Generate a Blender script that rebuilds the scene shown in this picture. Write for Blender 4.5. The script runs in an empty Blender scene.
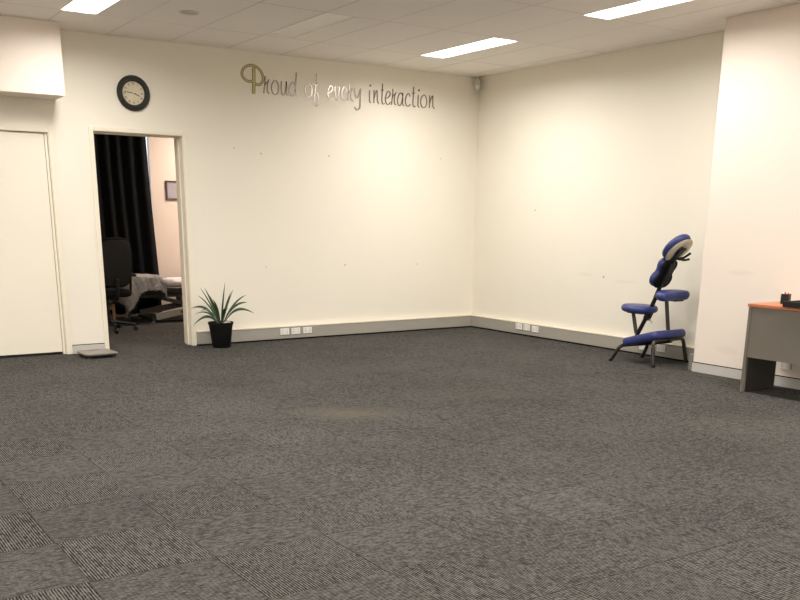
import bpy, bmesh, math, random
from mathutils import Vector, Matrix
random.seed(7)
sc = bpy.context.scene
COL = sc.collection
PI = math.pi
H = 2.948                      # ceiling height

# ------------------------------------------------------------------ materials
def new_mat(name):
    m = bpy.data.materials.new(name); m.use_nodes = True
    nt = m.node_tree; b = nt.nodes['Principled BSDF']
    return m, nt, b

def simple(name, col, rough=.6, metal=0., var=.06, scale=40., bump=0., coat=0.):
    """plain surface with a little procedural variation"""
    m, nt, b = new_mat(name)
    tc = nt.nodes.new('ShaderNodeTexCoord'); n = nt.nodes.new('ShaderNodeTexNoise')
    n.inputs['Scale'].default_value = scale; n.inputs['Detail'].default_value = 3
    nt.links.new(tc.outputs['Object'], n.inputs['Vector'])
    mx = nt.nodes.new('ShaderNodeMix'); mx.data_type = 'RGBA'
    mx.inputs[6].default_value = (*[c*(1-var) for c in col], 1)
    mx.inputs[7].default_value = (*[min(1, c*(1+var)) for c in col], 1)
    nt.links.new(n.outputs['Fac'], mx.inputs[0]); nt.links.new(mx.outputs[2], b.inputs['Base Color'])
    b.inputs['Roughness'].default_value = rough; b.inputs['Metallic'].default_value = metal
    if max(col) < .02: b.inputs['Specular IOR Level'].default_value = .08 if rough > .55 else .28
    if coat: b.inputs['Coat Weight'].default_value = coat
    if bump:
        bp = nt.nodes.new('ShaderNodeBump'); bp.inputs['Strength'].default_value = bump; bp.inputs['Distance'].default_value = .004
        nt.links.new(n.outputs['Fac'], bp.inputs['Height']); nt.links.new(bp.outputs['Normal'], b.inputs['Normal'])
    return m

def emit(name, col, strength):
    m, nt, b = new_mat(name)
    b.inputs['Base Color'].default_value = (*col, 1)
    b.inputs['Emission Color'].default_value = (*col, 1); b.inputs['Emission Strength'].default_value = strength
    return m

class NG:
    """tiny helper for chains of math nodes"""
    def __init__(s, nt): s.nt = nt
    def m(s, op, *a):
        n = s.nt.nodes.new('ShaderNodeMath'); n.operation = op
        for i, v in enumerate(a):
            if isinstance(v, (int, float)): n.inputs[i].default_value = v
            else: s.nt.links.new(v, n.inputs[i])
        return n.outputs[0]
    def mixf(s, f, a, b):
        return s.m('ADD', s.m('MULTIPLY', a, s.m('SUBTRACT', 1., f)), s.m('MULTIPLY', b, f))
    def comb(s, x, y, z=0.):
        n = s.nt.nodes.new('ShaderNodeCombineXYZ')
        for i, v in enumerate((x, y, z)):
            if isinstance(v, (int, float)): n.inputs[i].default_value = v
            else: s.nt.links.new(v, n.inputs[i])
        return n.outputs[0]
    def noise(s, vec, scale=1., detail=2., rough=.5):
        n = s.nt.nodes.new('ShaderNodeTexNoise'); n.inputs['Scale'].default_value = scale
        n.inputs['Detail'].default_value = detail; n.inputs['Roughness'].default_value = rough
        s.nt.links.new(vec, n.inputs['Vector']); return n.outputs['Fac']
    def rng(s, v, a, b, c=0., d=1.):
        n = s.nt.nodes.new('ShaderNodeMapRange'); n.clamp = True
        s.nt.links.new(v, n.inputs[0])
        for i, q in enumerate((a, b, c, d)): n.inputs[1+i].default_value = q
        return n.outputs[0]
    def mixc(s, f, a, b):
        n = s.nt.nodes.new('ShaderNodeMix'); n.data_type = 'RGBA'
        for i, v in ((0, f), (6, a), (7, b)):
            if isinstance(v, (int, float)): n.inputs[i].default_value = v
            elif isinstance(v, tuple): n.inputs[i].default_value = (*v, 1)
            else: s.nt.links.new(v, n.inputs[i])
        return n.outputs[2]

def wall_mat(name, col, spots=(), smears=()):
    m, nt, b = new_mat(name); g = NG(nt)
    tc = nt.nodes.new('ShaderNodeTexCoord'); sp = nt.nodes.new('ShaderNodeSeparateXYZ')
    nt.links.new(tc.outputs['Object'], sp.inputs[0]); X, Y, Z = sp.outputs
    big = g.noise(tc.outputs['Object'], 1.3, 3); fine = g.noise(tc.outputs['Object'], 260, 2)
    c = g.mixc(big, tuple(v*.97 for v in col), tuple(min(1, v*1.02) for v in col))
    fac = None
    for (x, y, z, r, sx) in list(spots)+list(smears):
        d = g.m('SQRT', g.m('ADD', g.m('ADD', g.m('POWER', g.m('DIVIDE', g.m('SUBTRACT', X, x), sx), 2.),
            g.m('POWER', g.m('DIVIDE', g.m('SUBTRACT', Y, y), sx), 2.)), g.m('POWER', g.m('SUBTRACT', Z, z), 2.)))
        f = g.rng(d, r, r*.4, 0., 0.5 if sx <= 1 else .07)
        fac = f if fac is None else g.m('MAXIMUM', fac, f)
    if fac is not None: c = g.mixc(fac, c, (.12, .10, .08))
    nt.links.new(c, b.inputs['Base Color'])
    bp = nt.nodes.new('ShaderNodeBump'); bp.inputs['Strength'].default_value = .08; bp.inputs['Distance'].default_value = .002
    nt.links.new(fine, bp.inputs['Height']); nt.links.new(bp.outputs['Normal'], b.inputs['Normal'])
    b.inputs['Roughness'].default_value = .62; b.inputs['Specular IOR Level'].default_value = .3
    return m

TX, TY, TS = -6.477, -4.5265, .5         # carpet tile grid
def carpet_mat():
    m, nt, b = new_mat('carpet_tiles'); g = NG(nt)
    tc = nt.nodes.new('ShaderNodeTexCoord'); sp = nt.nodes.new('ShaderNodeSeparateXYZ')
    nt.links.new(tc.outputs['Object'], sp.inputs[0]); X, Y, Z = sp.outputs
    a = g.m('DIVIDE', g.m('SUBTRACT', X, TX), TS); c = g.m('DIVIDE', g.m('SUBTRACT', Y, TY), TS)
    i = g.m('FLOOR', a); j = g.m('FLOOR', c)
    par = g.rng(g.m('FRACT', g.m('MULTIPLY', g.m('ADD', g.m('ADD', i, j), 200.), .5)), .2, .3)
    u = g.mixf(par, Y, X); v = g.mixf(par, X, Y)             # u across the ribs, v along them
    wob = g.m('MULTIPLY', g.m('SUBTRACT', g.noise(g.comb(X, Y), 60, 1), .5), .002)
    rib = g.rng(g.m('SINE', g.m('MULTIPLY', g.m('ADD', u, wob), 2*PI/.0110)), -.55, .55)
    wn = nt.nodes.new('ShaderNodeTexWhiteNoise'); wn.noise_dimensions = '2D'
    nt.links.new(g.comb(i, j), wn.inputs['Vector']); tile = wn.outputs['Value']
    fleck = g.noise(g.comb(g.m('MULTIPLY', u, 125.), g.m('MULTIPLY', v, 40.), g.m('MULTIPLY', tile, 30.)), 1., 2., .6)
    fleck = g.rng(fleck, .40, .60)
    streak = g.rng(g.noise(g.comb(g.m('MULTIPLY', u, 45.), g.m('MULTIPLY', v, 18.), g.m('MULTIPLY', tile, 9.)), 1., 2.), .32, .68)
    big = g.noise(g.comb(X, Y), 1.1, 4, .6)
    val = g.m('ADD', g.m('MULTIPLY', rib, .70), g.m('ADD', g.m('MULTIPLY', fleck, .38), g.m('MULTIPLY', streak, .20)))
    val = g.m('ADD', val, g.m('MULTIPLY', g.m('SUBTRACT', tile, .5), .05))
    val = g.m('ADD', val, g.m('MULTIPLY', g.m('SUBTRACT', big, .5), .30))
    col = g.mixc(g.rng(val, .30, 1.08), CARPET_D, CARPET_L)
    dash = g.noise(g.comb(g.m('MULTIPLY', u, 62.), g.m('MULTIPLY', v, 17.), g.m('MULTIPLY_ADD', tile, 40., 7.)), 1., 1., .5)
    col = g.mixc(g.rng(dash, .40, .31, 0., .62), col, (.014, .0135, .013))
    # seams between tiles
    fa = g.m('FRACT', a); fc = g.m('FRACT', c)
    ea = g.m('MINIMUM', fa, g.m('SUBTRACT', 1., fa)); ec = g.m('MINIMUM', fc, g.m('SUBTRACT', 1., fc))
    seam = g.rng(g.m('MINIMUM', ea, ec), .007, .002, 0., .55)
    col = g.mixc(seam, col, (.008, .0075, .007))
    # a faint sandy stain worn into the pile, and a fainter one further right
    for (x, y, rx, ry, k, ang) in ((-4.08, -3.88, .52, .27, .55, -.58), (-3.0, -3.65, 1.0, .3, .15, -.58), (-1.9, -5.6, .8, .4, .12, -.3)):
        dx = g.m('SUBTRACT', X, x); dy = g.m('SUBTRACT', Y, y)
        p = g.m('ADD', g.m('MULTIPLY', dx, math.cos(ang)), g.m('MULTIPLY', dy, math.sin(ang)))
        q = g.m('SUBTRACT', g.m('MULTIPLY', dy, math.cos(ang)), g.m('MULTIPLY', dx, math.sin(ang)))
        d = g.m('SQRT', g.m('ADD', g.m('POWER', g.m('DIVIDE', p, rx), 2.), g.m('POWER', g.m('DIVIDE', q, ry), 2.)))
        f = g.m('MULTIPLY', g.rng(d, 1., .2, 0., k), g.rng(g.noise(g.comb(X, Y), 9., 3), .25, .6, .55, 1.))
        col = g.mixc(f, col, (.125, .108, .080))
    nt.links.new(col, b.inputs['Base Color'])
    b.inputs['Roughness'].default_value = .95; b.inputs['Specular IOR Level'].default_value = .08
    bp = nt.nodes.new('ShaderNodeBump'); bp.inputs['Strength'].default_value = .35; bp.inputs['Distance'].default_value = .003
    nt.links.new(g.m('ADD', rib, fleck), bp.inputs['Height']); nt.links.new(bp.outputs['Normal'], b.inputs['Normal'])
    return m

GX, GY = -1.43, -.87                     # ceiling grid
def ceiling_mat():
    m, nt, b = new_mat('ceiling_tiles'); g = NG(nt)
    tc = nt.nodes.new('ShaderNodeTexCoord'); sp = nt.nodes.new('ShaderNodeSeparateXYZ')
    nt.links.new(tc.outputs['Object'], sp.inputs[0]); X, Y, Z = sp.outputs
    a = g.m('DIVIDE', g.m('SUBTRACT', X, GX), .6); c = g.m('DIVIDE', g.m('SUBTRACT', Y, GY), 1.2)
    fa = g.m('FRACT', a); fc = g.m('FRACT', c)
    ea = g.m('MULTIPLY', g.m('MINIMUM', fa, g.m('SUBTRACT', 1., fa)), .6)
    ec = g.m('MULTIPLY', g.m('MINIMUM', fc, g.m('SUBTRACT', 1., fc)), 1.2)
    wn = nt.nodes.new('ShaderNodeTexWhiteNoise'); wn.noise_dimensions = '2D'
    nt.links.new(g.comb(g.m('FLOOR', a), g.m('FLOOR', c)), wn.inputs['Vector'])
    sag = g.rng(wn.outputs['Value'], 0., 1., .10, .42)
    seam = g.m('MULTIPLY', g.rng(g.m('MINIMUM', ea, ec), .011, .004), sag)
    big = g.noise(tc.outputs['Object'], 2., 3); pit = g.noise(tc.outputs['Object'], 150., 2)
    col = g.mixc(g.m('MULTIPLY_ADD', wn.outputs['Value'], .5, g.m('MULTIPLY', big, .5)), tuple(v*.96 for v in CEIL), CEIL)
    col = g.mixc(seam, col, (.16, .14, .12))
    nt.links.new(col, b.inputs['Base Color']); b.inputs['Roughness'].default_value = .9
    b.inputs['Specular IOR Level'].default_value = .1
    bp = nt.nodes.new('ShaderNodeBump'); bp.inputs['Strength'].default_value = .15; bp.inputs['Distance'].default_value = .002
    nt.links.new(pit, bp.inputs['Height']); nt.links.new(bp.outputs['Normal'], b.inputs['Normal'])
    return m

WALL = (.81, .765, .665)
PIER = (.80, .71, .63)
CEIL = (.88, .835, .785)
CARPET_D = (.004, .004, .0039); CARPET_L = (.140, .133, .121)

SPOTS_B = [(-3.179, 0, 2.007, .011, 1), (-2.876, 0, 1.965, .013, 1), (-2.057, 0, 1.976, .014, 1), (-.543, 0, 2.012, .010, 1),
           (-2.856, 0, .798, .010, 1), (-1.862, 0, .801, .015, 1), (-.861, 0, .794, .011, 1)]
SPOTS_R = [(0, -1.106, 1.428, .015, 1), (0, -2.241, .743, .018, 1)]
SMEAR_R = [(0, -1.96, .756, .022, 7), (0, -2.55, .711, .022, 9)]
SMEAR_C = [(-.443, -4.20, .235, .05, 3), (-.443, -4.25, .90, .03, 6)]
M = dict(
    wall=wall_mat('warm_white_paint', WALL, SPOTS_B),
    wall_r=wall_mat('warm_white_paint_right', WALL, SPOTS_R, SMEAR_R),
    wall_c=wall_mat('warm_white_paint_pier', PIER, (), SMEAR_C),
    wall_t=wall_mat('pinkish_white_paint', (.78, .68, .60)),
    ceil=ceiling_mat(), carpet=carpet_mat(),
    trim=simple('cream_gloss_trim', (.80, .745, .62), .4, var=.02, scale=6),
    door=simple('cream_door_paint', (.81, .76, .65), .45, var=.02, scale=4),
    duct=simple('grey_skirting_duct', (.34, .32, .28), .5, var=.03, scale=8),
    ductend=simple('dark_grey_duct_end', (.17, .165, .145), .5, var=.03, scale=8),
    skirt=simple('pale_grey_skirting', (.52, .50, .47), .5, var=.04, scale=8),
    ducttop=simple('cream_duct_lid', (.68, .62, .50), .5, var=.03, scale=8),
    dark=simple('painted_shadow', (.012, .011, .010), .9),  # dark colour painted in for shadow lines at skirtings and ducts
    white=simple('white_plastic', (.80, .78, .74), .35, var=.02),
    whitegrey=simple('off_white_plastic', (.62, .59, .54), .45, var=.02),
    slot=simple('socket_slot', (.05, .045, .04), .6),
    black=simple('black_plastic', (.012, .012, .012), .42, var=.2),
    blacksatin=simple('black_powder_coat', (.016, .015, .015), .33, var=.2),
    blackfab=simple('black_fabric', (.010, .010, .011), .9, var=.3, scale=120, bump=.3),
    curtain=simple('black_curtain_cloth', (.0075, .008, .009), .85, var=.25, scale=160, bump=.3),
    blue=simple('navy_blue_vinyl', (.026, .036, .150), .42, var=.10, scale=60, bump=.08),
    gunmetal=simple('brown_grey_steel', (.055, .048, .042), .34, .6, var=.15),
    creamshell=simple('cream_plastic_shell', (.62, .56, .43), .5, var=.03),
    deskgrey=simple('grey_laminate', (.155, .140, .115), .55, var=.03, scale=30),
    wood=simple('orange_beech_laminate', (.50, .165, .068), .42, var=.14, scale=14),
    pot=simple('black_plastic_pot', (.008, .008, .008), .6, var=.2),
    leaf=simple('dark_green_leaf', (.030, .062, .030), .45, var=.35, scale=18),
    leaf2=simple('light_green_leaf', (.075, .125, .060), .5, var=.3, scale=18),
    soil=simple('dark_soil', (.02, .016, .012), .95, var=.4, bump=.6),
    pebble=simple('pale_pebble', (.48, .44, .36), .7),
    rim=simple('dark_clock_rim', (.022, .021, .020), .38, var=.25, scale=30),
    dial=simple('parchment_dial', (.60, .53, .39), .7, var=.18, scale=14),
    ink=simple('brown_ink', (.10, .075, .055), .7),
    hand=simple('black_clock_hand', (.015, .013, .012), .4),
    brass=simple('pale_metal_cap', (.85, .80, .70), .25, .9),
    letter=simple('dark_mirror_letter', (.30, .26, .23), .24, .92, var=.15, scale=10),
    olive=simple('olive_gold_letter', (.50, .46, .19), .5, .0, var=.15, scale=20),
    olivedk=simple('dark_olive_edge', (.17, .145, .06), .55, .0),
    scale=simple('grey_scale_top', (.20, .18, .155), .4, var=.15, scale=20),
    glass=simple('smoky_glass_edge', (.10, .10, .095), .2),
    fur=simple('grey_faux_fur', (.37, .355, .345), .95, var=.35, scale=70, bump=.8),
    furdk=simple('charcoal_fur_fringe', (.022, .022, .022), .95, var=.5, scale=70, bump=.8),
    sheet=simple('white_linen', (.78, .74, .74), .85, var=.03, scale=30, bump=.1),
    tblack=simple('black_vinyl_upholstery', (.018, .017, .017), .55, var=.2),
    lift=simple('grey_enamel_steel', (.30, .29, .26), .4, var=.05),
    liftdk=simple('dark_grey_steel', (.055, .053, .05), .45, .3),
    tan=simple('pale_timber', (.34, .22, .12), .5, var=.15),
    green=simple('sage_green_cushion', (.22, .29, .22), .8, var=.08),
    print=simple('lavender_grey_print', (.36, .33, .36), .6, var=.25, scale=9),
    plum=simple('dark_plum_frame', (.07, .05, .055), .4),
    paper=simple('white_paper', (.75, .68, .66), .8),
    red=simple('red_plastic', (.55, .06, .05), .45),
    grille=simple('grey_speaker_grille', (.50, .46, .42), .7, var=.2, scale=200),
    reflector=simple('pale_reflector', (.86, .83, .78), .35, var=.03),
    lamp=emit('lit_diffuser', (1, .97, .93), 6.0),
    daylight=emit('frosted_daylight_pane', (.75, .86, 1.), 2.6),
)

# ------------------------------------------------------------------ mesh helpers
def box(bm, x0, x1, y0, y1, z0, z1, mat=None):
    r = bmesh.ops.create_cube(bm, size=1.)['verts']
    T = Matrix.Translation(((x0+x1)/2, (y0+y1)/2, (z0+z1)/2)) @ Matrix.Diagonal((x1-x0, y1-y0, z1-z0, 1))
    bmesh.ops.transform(bm, matrix=(mat @ T) if mat else T, verts=r)
    return r

def frame_at(d):
    d = Vector(d).normalized(); up = Vector((0, 0, 1)) if abs(d.z) < .95 else Vector((1, 0, 0))
    a = d.cross(up).normalized(); return a, a.cross(d).normalized()

def tube(bm, pts, r, n=10, caps=True, ry=None):
    """round or oval tube along a polyline"""
    pts = [Vector(p) for p in pts]; rings = []
    for k, p in enumerate(pts):
        d = (pts[min(k+1, len(pts)-1)] - pts[max(k-1, 0)])
        a, b = frame_at(d); rr = r[k] if isinstance(r, (list, tuple)) else r
        r2 = rr if ry is None else ry
        rings.append([bm.verts.new(p + a*rr*math.cos(2*PI*i/n) + b*r2*math.sin(2*PI*i/n)) for i in range(n)])
    for k in range(len(rings)-1):
        for i in range(n): bm.faces.new((rings[k][i], rings[k][(i+1) % n], rings[k+1][(i+1) % n], rings[k+1][i]))
    if caps: bm.faces.new(rings[0][::-1]); bm.faces.new(rings[-1])

def fillet(pts, r=.03, n=5):
    pts = [Vector(p) for p in pts]; out = [pts[0]]
    for k in range(1, len(pts)-1):
        a, p, b = pts[k-1], pts[k], pts[k+1]
        u = (a-p); v = (b-p); rr = min(r, u.length*.45, v.length*.45)
        s = p + u.normalized()*rr; e = p + v.normalized()*rr
        for i in range(n+1):
            t = i/n; out.append(s*(1-t)**2 + p*2*t*(1-t) + e*t*t)
    out.append(pts[-1]); return out

def lathe(bm, prof, n=32, mat=None):
    """profile of (radius, z), turned about z"""
    rings = []
    for (r, z) in prof:
        if r < 1e-6: rings.append([bm.verts.new((0, 0, z))]*n)
        else: rings.append([bm.verts.new((r*math.cos(2*PI*i/n), r*math.sin(2*PI*i/n), z)) for i in range(n)])
    for k in range(len(rings)-1):
        for i in range(n):
            f = []
            for v in (rings[k][i], rings[k][(i+1) % n], rings[k+1][(i+1) % n], rings[k+1][i]):
                if v not in f: f.append(v)
            if len(f) > 2: bm.faces.new(f)
    if mat: bmesh.ops.transform(bm, matrix=mat, verts=bm.verts[:])

def pad(bm, outline, z0, z1, mat, bev=.3, n=5):
    """cushion: closed outline (u,v) rounded towards the faces z0 and z1, placed by mat"""
    t = z1-z0; rings = []
    cu = sum(p[0] for p in outline)/len(outline); cv = sum(p[1] for p in outline)/len(outline)
    ext = max(math.hypot(p[0]-cu, p[1]-cv) for p in outline)
    lev = [(-PI/2+PI*k/(2*n)) for k in range(2*n+1)]
    for a in lev:
        ins = (1-math.cos(a))*bev*t; z = (z0+z1)/2 + math.sin(a)*t/2
        ring = []
        for (u, v) in outline:
            L = math.hypot(u-cu, v-cv); s = max(.02, (L-ins)/L) if L > 1e-6 else 1
            ring.append(bm.verts.new(mat @ Vector((cu+(u-cu)*s, cv+(v-cv)*s, z))))
        rings.append(ring)
    m = len(outline)
    for k in range(len(rings)-1):
        for i in range(m): bm.faces.new((rings[k][i], rings[k][(i+1) % m], rings[k+1][(i+1) % m], rings[k+1][i]))
    bm.faces.new(rings[0][::-1]); bm.faces.new(rings[-1])

def ell(a, b, n=28, p=1.):
    f = lambda v: math.copysign(abs(v)**p, v)
    return [(a*f(math.cos(2*PI*i/n)), b*f(math.sin(2*PI*i/n))) for i in range(n)]

def obj(name, bm, mat, parent=None, smooth=False, bevel=0., origin=None):
    bmesh.ops.recalc_face_normals(bm, faces=bm.faces[:])
    me = bpy.data.meshes.new(name)
    if origin is not None: bmesh.ops.translate(bm, verts=bm.verts[:], vec=-Vector(origin))
    bm.to_mesh(me); bm.free()
    if smooth:
        me.polygons.foreach_set('use_smooth', [True]*len(me.polygons))
        try: me.set_sharp_from_angle(angle=math.radians(40))
        except Exception: pass
    for x in (mat if isinstance(mat, (list, tuple)) else [mat]): me.materials.append(x)
    o = bpy.data.objects.new(name, me); COL.objects.link(o)
    if parent: o.parent = parent
    if origin is not None: o.location = origin
    if bevel:
        bv = o.modifiers.new('bevel', 'BEVEL'); bv.width = bevel; bv.segments = 2; bv.limit_method = 'ANGLE'; bv.angle_limit = math.radians(50)
    return o

def thing(name, label, cat, loc=(0, 0, 0), rotz=0, group=None):
    o = bpy.data.objects.new(name, None); COL.objects.link(o); o.empty_display_size = .05
    o.location = loc; o.rotation_euler = (0, 0, rotz)
    o['label'] = label; o['category'] = cat
    if group: o['group'] = group
    return o

def tag(o, label, cat, group=None):
    o['label'] = label; o['category'] = cat
    if group: o['group'] = group
    return o

def struct(name, bm, mat, label=None, bevel=0., smooth=False):
    o = obj(name, bm, mat, bevel=bevel, smooth=smooth); o['kind'] = 'structure'
    if label: o['label'] = label
    return o

def dup(root, loc, rotz, label, group=None):
    r = root.copy(); COL.objects.link(r); r.location = loc; r.rotation_euler = (0, 0, rotz); r['label'] = label
    if group: r['group'] = group
    for ch in list(root.children):
        c = ch.copy(); COL.objects.link(c); c.parent = r
        for gc in list(ch.children):
            d = gc.copy(); COL.objects.link(d); d.parent = c
    return r
B = bmesh.new

# ------------------------------------------------------------------ the room shell
XL, YF = -9.6, -12.0           # walls to the left of and behind the camera
PX, PY = -.443, -3.855         # face and corner of the pier on the right
D2 = (-4.610, -3.737, 2.090)   # open doorway (left, right, head)
D1 = (-6.01, -5.034, 2.052)     # closed door
LT = .022                      # lining thickness
bm = B(); box(bm, XL-.1, .1, YF-.1, 3.3, -.1, 0)
struct('floor', bm, M['carpet'], 'dark grey ribbed carpet tiles laid quarter turned')

bm = B()
for (a, b_, z0) in ((XL-.1, D1[0]-LT, 0), (D1[0]-LT, D1[1]+LT, D1[2]+LT), (D1[1]+LT, D2[0]-LT, 0), (D2[0]-LT, D2[1]+LT, D2[2]+LT), (D2[1]+LT, .1, 0)):
    box(bm, a, b_, 0, .22, z0, H)
struct('wall_back', bm, M['wall'], 'long cream wall with the lettering and the two doors')
bm = B(); box(bm, 0, .1, PY, 0, 0, H); struct('wall_right', bm, M['wall_r'], 'cream wall behind the massage chair')
bm = B(); box(bm, PX, .1, YF-.1, PY, 0, H); struct('wall_pier', bm, M['wall_c'], 'projecting cream wall behind the desk', bevel=.004)
bm = B(); box(bm, XL-.1, XL, YF, 0, 0, H); struct('wall_left', bm, M['wall'])
bm = B(); box(bm, XL-.1, PX, YF-.1, YF, 0, H); struct('wall_front', bm, M['wall'])
bm = B(); box(bm, XL, -4.934, -.35, -.0005, 2.344, H-.0005)
struct('wall_bulkhead', bm, M['wall_c'], 'boxed cream bulkhead under the ceiling over the closed door', bevel=.003)

# ceiling with openings for the fittings
LX = .30
fit_lit = [(-5.06, -.87), (-1.45, -.86), (-1.48, -3.24)]
fit_off = [(-3.23, -.87)]
fit_far = [(-5.03, -3.27), (-8.63, -.87), (-8.63, -3.27), (-5.03, -5.67), (-1.43, -5.67), (-8.63, -5.67),
           (-5.03, -8.07), (-1.43, -8.07), (-8.63, -8.07), (-5.03, -10.47), (-1.43, -10.47), (-8.63, -10.47)]
holes = [(x, x+LX, y-1.2, y) for (x, y) in fit_lit+fit_off+fit_far]
xs = sorted({XL-.1, .1}.union({v for h in holes for v in h[:2]})); ys = sorted({YF-.1, .22}.union({v for h in holes for v in h[2:]}))
bm = B(); vv = {}
def cv(x, y):
    if (x, y) not in vv: vv[(x, y)] = bm.verts.new((x, y, H))
    return vv[(x, y)]
for a, b_ in zip(xs, xs[1:]):
    for c, d in zip(ys, ys[1:]):
        if any(h[0] <= (a+b_)/2 <= h[1] and h[2] <= (c+d)/2 <= h[3] for h in holes): continue
        bm.faces.new((cv(a, c), cv(a, d), cv(b_, d), cv(b_, c)))
e = bmesh.ops.extrude_face_region(bm, geom=bm.faces[:])
bmesh.ops.translate(bm, vec=(0, 0, .02), verts=[v for v in e['geom'] if isinstance(v, bmesh.types.BMVert)])
struct('ceiling', bm, M['ceil'], 'pale suspended ceiling of rectangular tiles')

# skirting ducts and skirting boards
def duct(name, x0, x1, y0, y1, label=None, lip=None):
    bm = B(); box(bm, x0, x1, y0, y1, .015, .141)
    o = struct(name, bm, M['duct'], label, bevel=.004)
    bm = B(); box(bm, *lip, .1415, .150); obj('duct_lid', bm, M['ducttop'], o)
    g = .012
    return o
duct('baseboard_back', -3.686, -.001, -.05, -.001, 'grey skirting duct along the long wall', (-3.686, -.001, -.054, -.001))
duct('baseboard_right', -.05, -.001, PY+.001, -.0515, 'grey skirting duct along the wall behind the massage chair', (-.054, -.001, PY+.001, -.0555))
bm = B(); box(bm, PX-.001, -.0515, PY+.0005, PY+.05, .0, .150); struct('baseboard_pier_side', bm, M['ductend'], 'end of the grey duct beside the pier', bevel=.004)
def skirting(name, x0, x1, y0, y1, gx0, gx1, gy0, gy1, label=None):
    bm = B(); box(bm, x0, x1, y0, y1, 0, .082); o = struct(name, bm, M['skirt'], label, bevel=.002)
    bm = B(); box(bm, gx0, gx1, gy0, gy1, .0825, .0885); obj('shadow_strip', bm, M['dark'], o)  # dark strip painted as the shadow line along the board's top
skirting('baseboard_pier', PX-.012, PX-.0005, YF, PY+.0, PX-.0125, PX-.0005, YF, PY+.0, 'pale skirting board along the pier')
skirting('baseboard_left', D1[1]+.062, D2[0]-.048, -.012, -.0005, D1[1]+.062, D2[0]-.048, -.0125, -.0005, 'short pale skirting board between the two doors')
# dark strips painted in as the shadow line under the ducts
for nm, q in (('duct_shade_back', (-3.686, -.0015, -.049, -.0015)), ('duct_shade_right', (-.049, -.0015, PY+.052, -.052))):
    bm = B(); box(bm, q[0], q[1], q[2], q[3], .0003, .0145); struct(nm, bm, M['dark'], 'dark strip painted as shade under the skirting duct')

# door frames (lining, stop, architraves)
def door_frame(name, D, aw, label, stop=None):
    bm = B(); x0, x1, zt = D
    box(bm, x0-LT, x0, -.002, .225, 0, zt+LT); box(bm, x1, x1+LT, -.002, .225, 0, zt+LT); box(bm, x0, x1, -.002, .225, zt, zt+LT)
    for (a, b_, z0, z1) in ((x0-aw, x0-.006, 0, zt+aw), (x1+.006, x1+aw, 0, zt+aw), (x0-.006, x1+.006, zt+.006, zt+aw)):
        box(bm, a, b_, -.011, -.0005, z0, z1); box(bm, a, b_, .2205, .232, z0, z1)
    if stop:
        box(bm, x0, x0+.012, stop[0], stop[1], 0, zt); box(bm, x1-.012, x1, stop[0], stop[1], 0, zt); box(bm, x0+.012, x1-.012, stop[0], stop[1], zt-.012, zt)
    return struct(name, bm, M['trim'], label, bevel=.002)
door_frame('trim_1', D2, .046, 'cream frame of the open doorway', (.09, .135))
door_frame('trim_2', D1, .055, 'cream frame of the closed door', (.085, .13))
bm = B(); box(bm, D1[0]+.029, D1[1]-.029, .020, .060, .026, D1[2]-.004)
struct('door_1', bm, M['door'], 'closed flush cream door under the bulkhead', bevel=.002)
bm = B(); box(bm, D1[1]-.025, D1[1]-.0025, .018, .058, .0005, D1[2]-.003); box(bm, D1[0]+.0025, D1[0]+.025, .018, .058, .0005, D1[2]-.003); struct('trim_5', bm, M['trim'], 'jamb strips of the closed door', bevel=.001)

# treatment room behind the doorway
TXL, TXR, TYB, TH = -5.7, -1.4, 3.2, 2.7
WX = (-4.9, -2.985)
bm = B(); WZ = (.9, 2.42)
box(bm, TXL, WX[0], TYB, TYB+.1, 0, TH); box(bm, WX[1], TXR, TYB, TYB+.1, 0, TH); box(bm, *WX, TYB, TYB+.1, 0, WZ[0]); box(bm, *WX, TYB, TYB+.1, WZ[1], TH)
struct('wall_treatment_back', bm, M['wall_t'], 'pinkish white far wall of the room beyond the doorway')
bm = B(); box(bm, TXL-.1, TXL, .221, TYB, 0, TH); struct('wall_treatment_left', bm, M['wall_t'])
bm = B(); box(bm, TXR, TXR+.1, .221, TYB, 0, TH); struct('wall_treatment_right', bm, M['wall_t'])
bm = B(); box(bm, TXL-.1, TXR+.1, .222, TYB+.1, TH, TH+.05); struct('ceiling_treatment', bm, M['wall_t'])
bm = B()
for (a, b_, c, d) in ((WX[0], WX[0]+.04, *WZ), (WX[1]-.012, WX[1], *WZ), (WX[0]+.04, WX[1]-.012, WZ[0], WZ[0]+.04), (WX[0]+.04, WX[1]-.012, WZ[1]-.04, WZ[1])):
    box(bm, a, b_, TYB+.02, TYB+.06, c, d)
win = struct('window_1', bm, M['white'], 'bright window mostly behind the black curtain')
bm = B(); box(bm, WX[0]+.04, WX[1]-.012, TYB+.04, TYB+.046, WZ[0]+.04, WZ[1]-.04); obj('pane', bm, M['daylight'], win)

# ------------------------------------------------------------------ ceiling fittings
def fitting(label, lit=True):
    t = thing('ceiling_light', label, 'ceiling light', (0, 0, H))
    bm = B(); w = .007
    box(bm, .0005, w, -1.1995, -.0005, -.004, .075); box(bm, LX-w, LX-.0005, -1.1995, -.0005, -.004, .075)
    box(bm, w, LX-w, -w, -.0005, -.004, .075); box(bm, w, LX-w, -1.1995, -1.2+w, -.004, .075); box(bm, .0005, LX-.0005, -1.1995, -.0005, .0755, .08)
    obj('frame', bm, M['white'] if lit else M['reflector'], t)
    bm = B()
    if lit: box(bm, w, LX-w, -1.2+w, -w, .006, .012); obj('diffuser', bm, M['lamp'], t)
    else:
        n = 12; rows = []
        for k in range(n+1):
            u = w + (LX-2*w)*k/n; z = .008 + .016*math.sin(PI*k/n)
            rows.append((bm.verts.new((u, -w, z)), bm.verts.new((u, -1.2+w, z))))
        for k in range(n): bm.faces.new((rows[k][0], rows[k+1][0], rows[k+1][1], rows[k][1]))
        obj('reflector', bm, M['reflector'], t, smooth=True)
    return t
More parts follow.
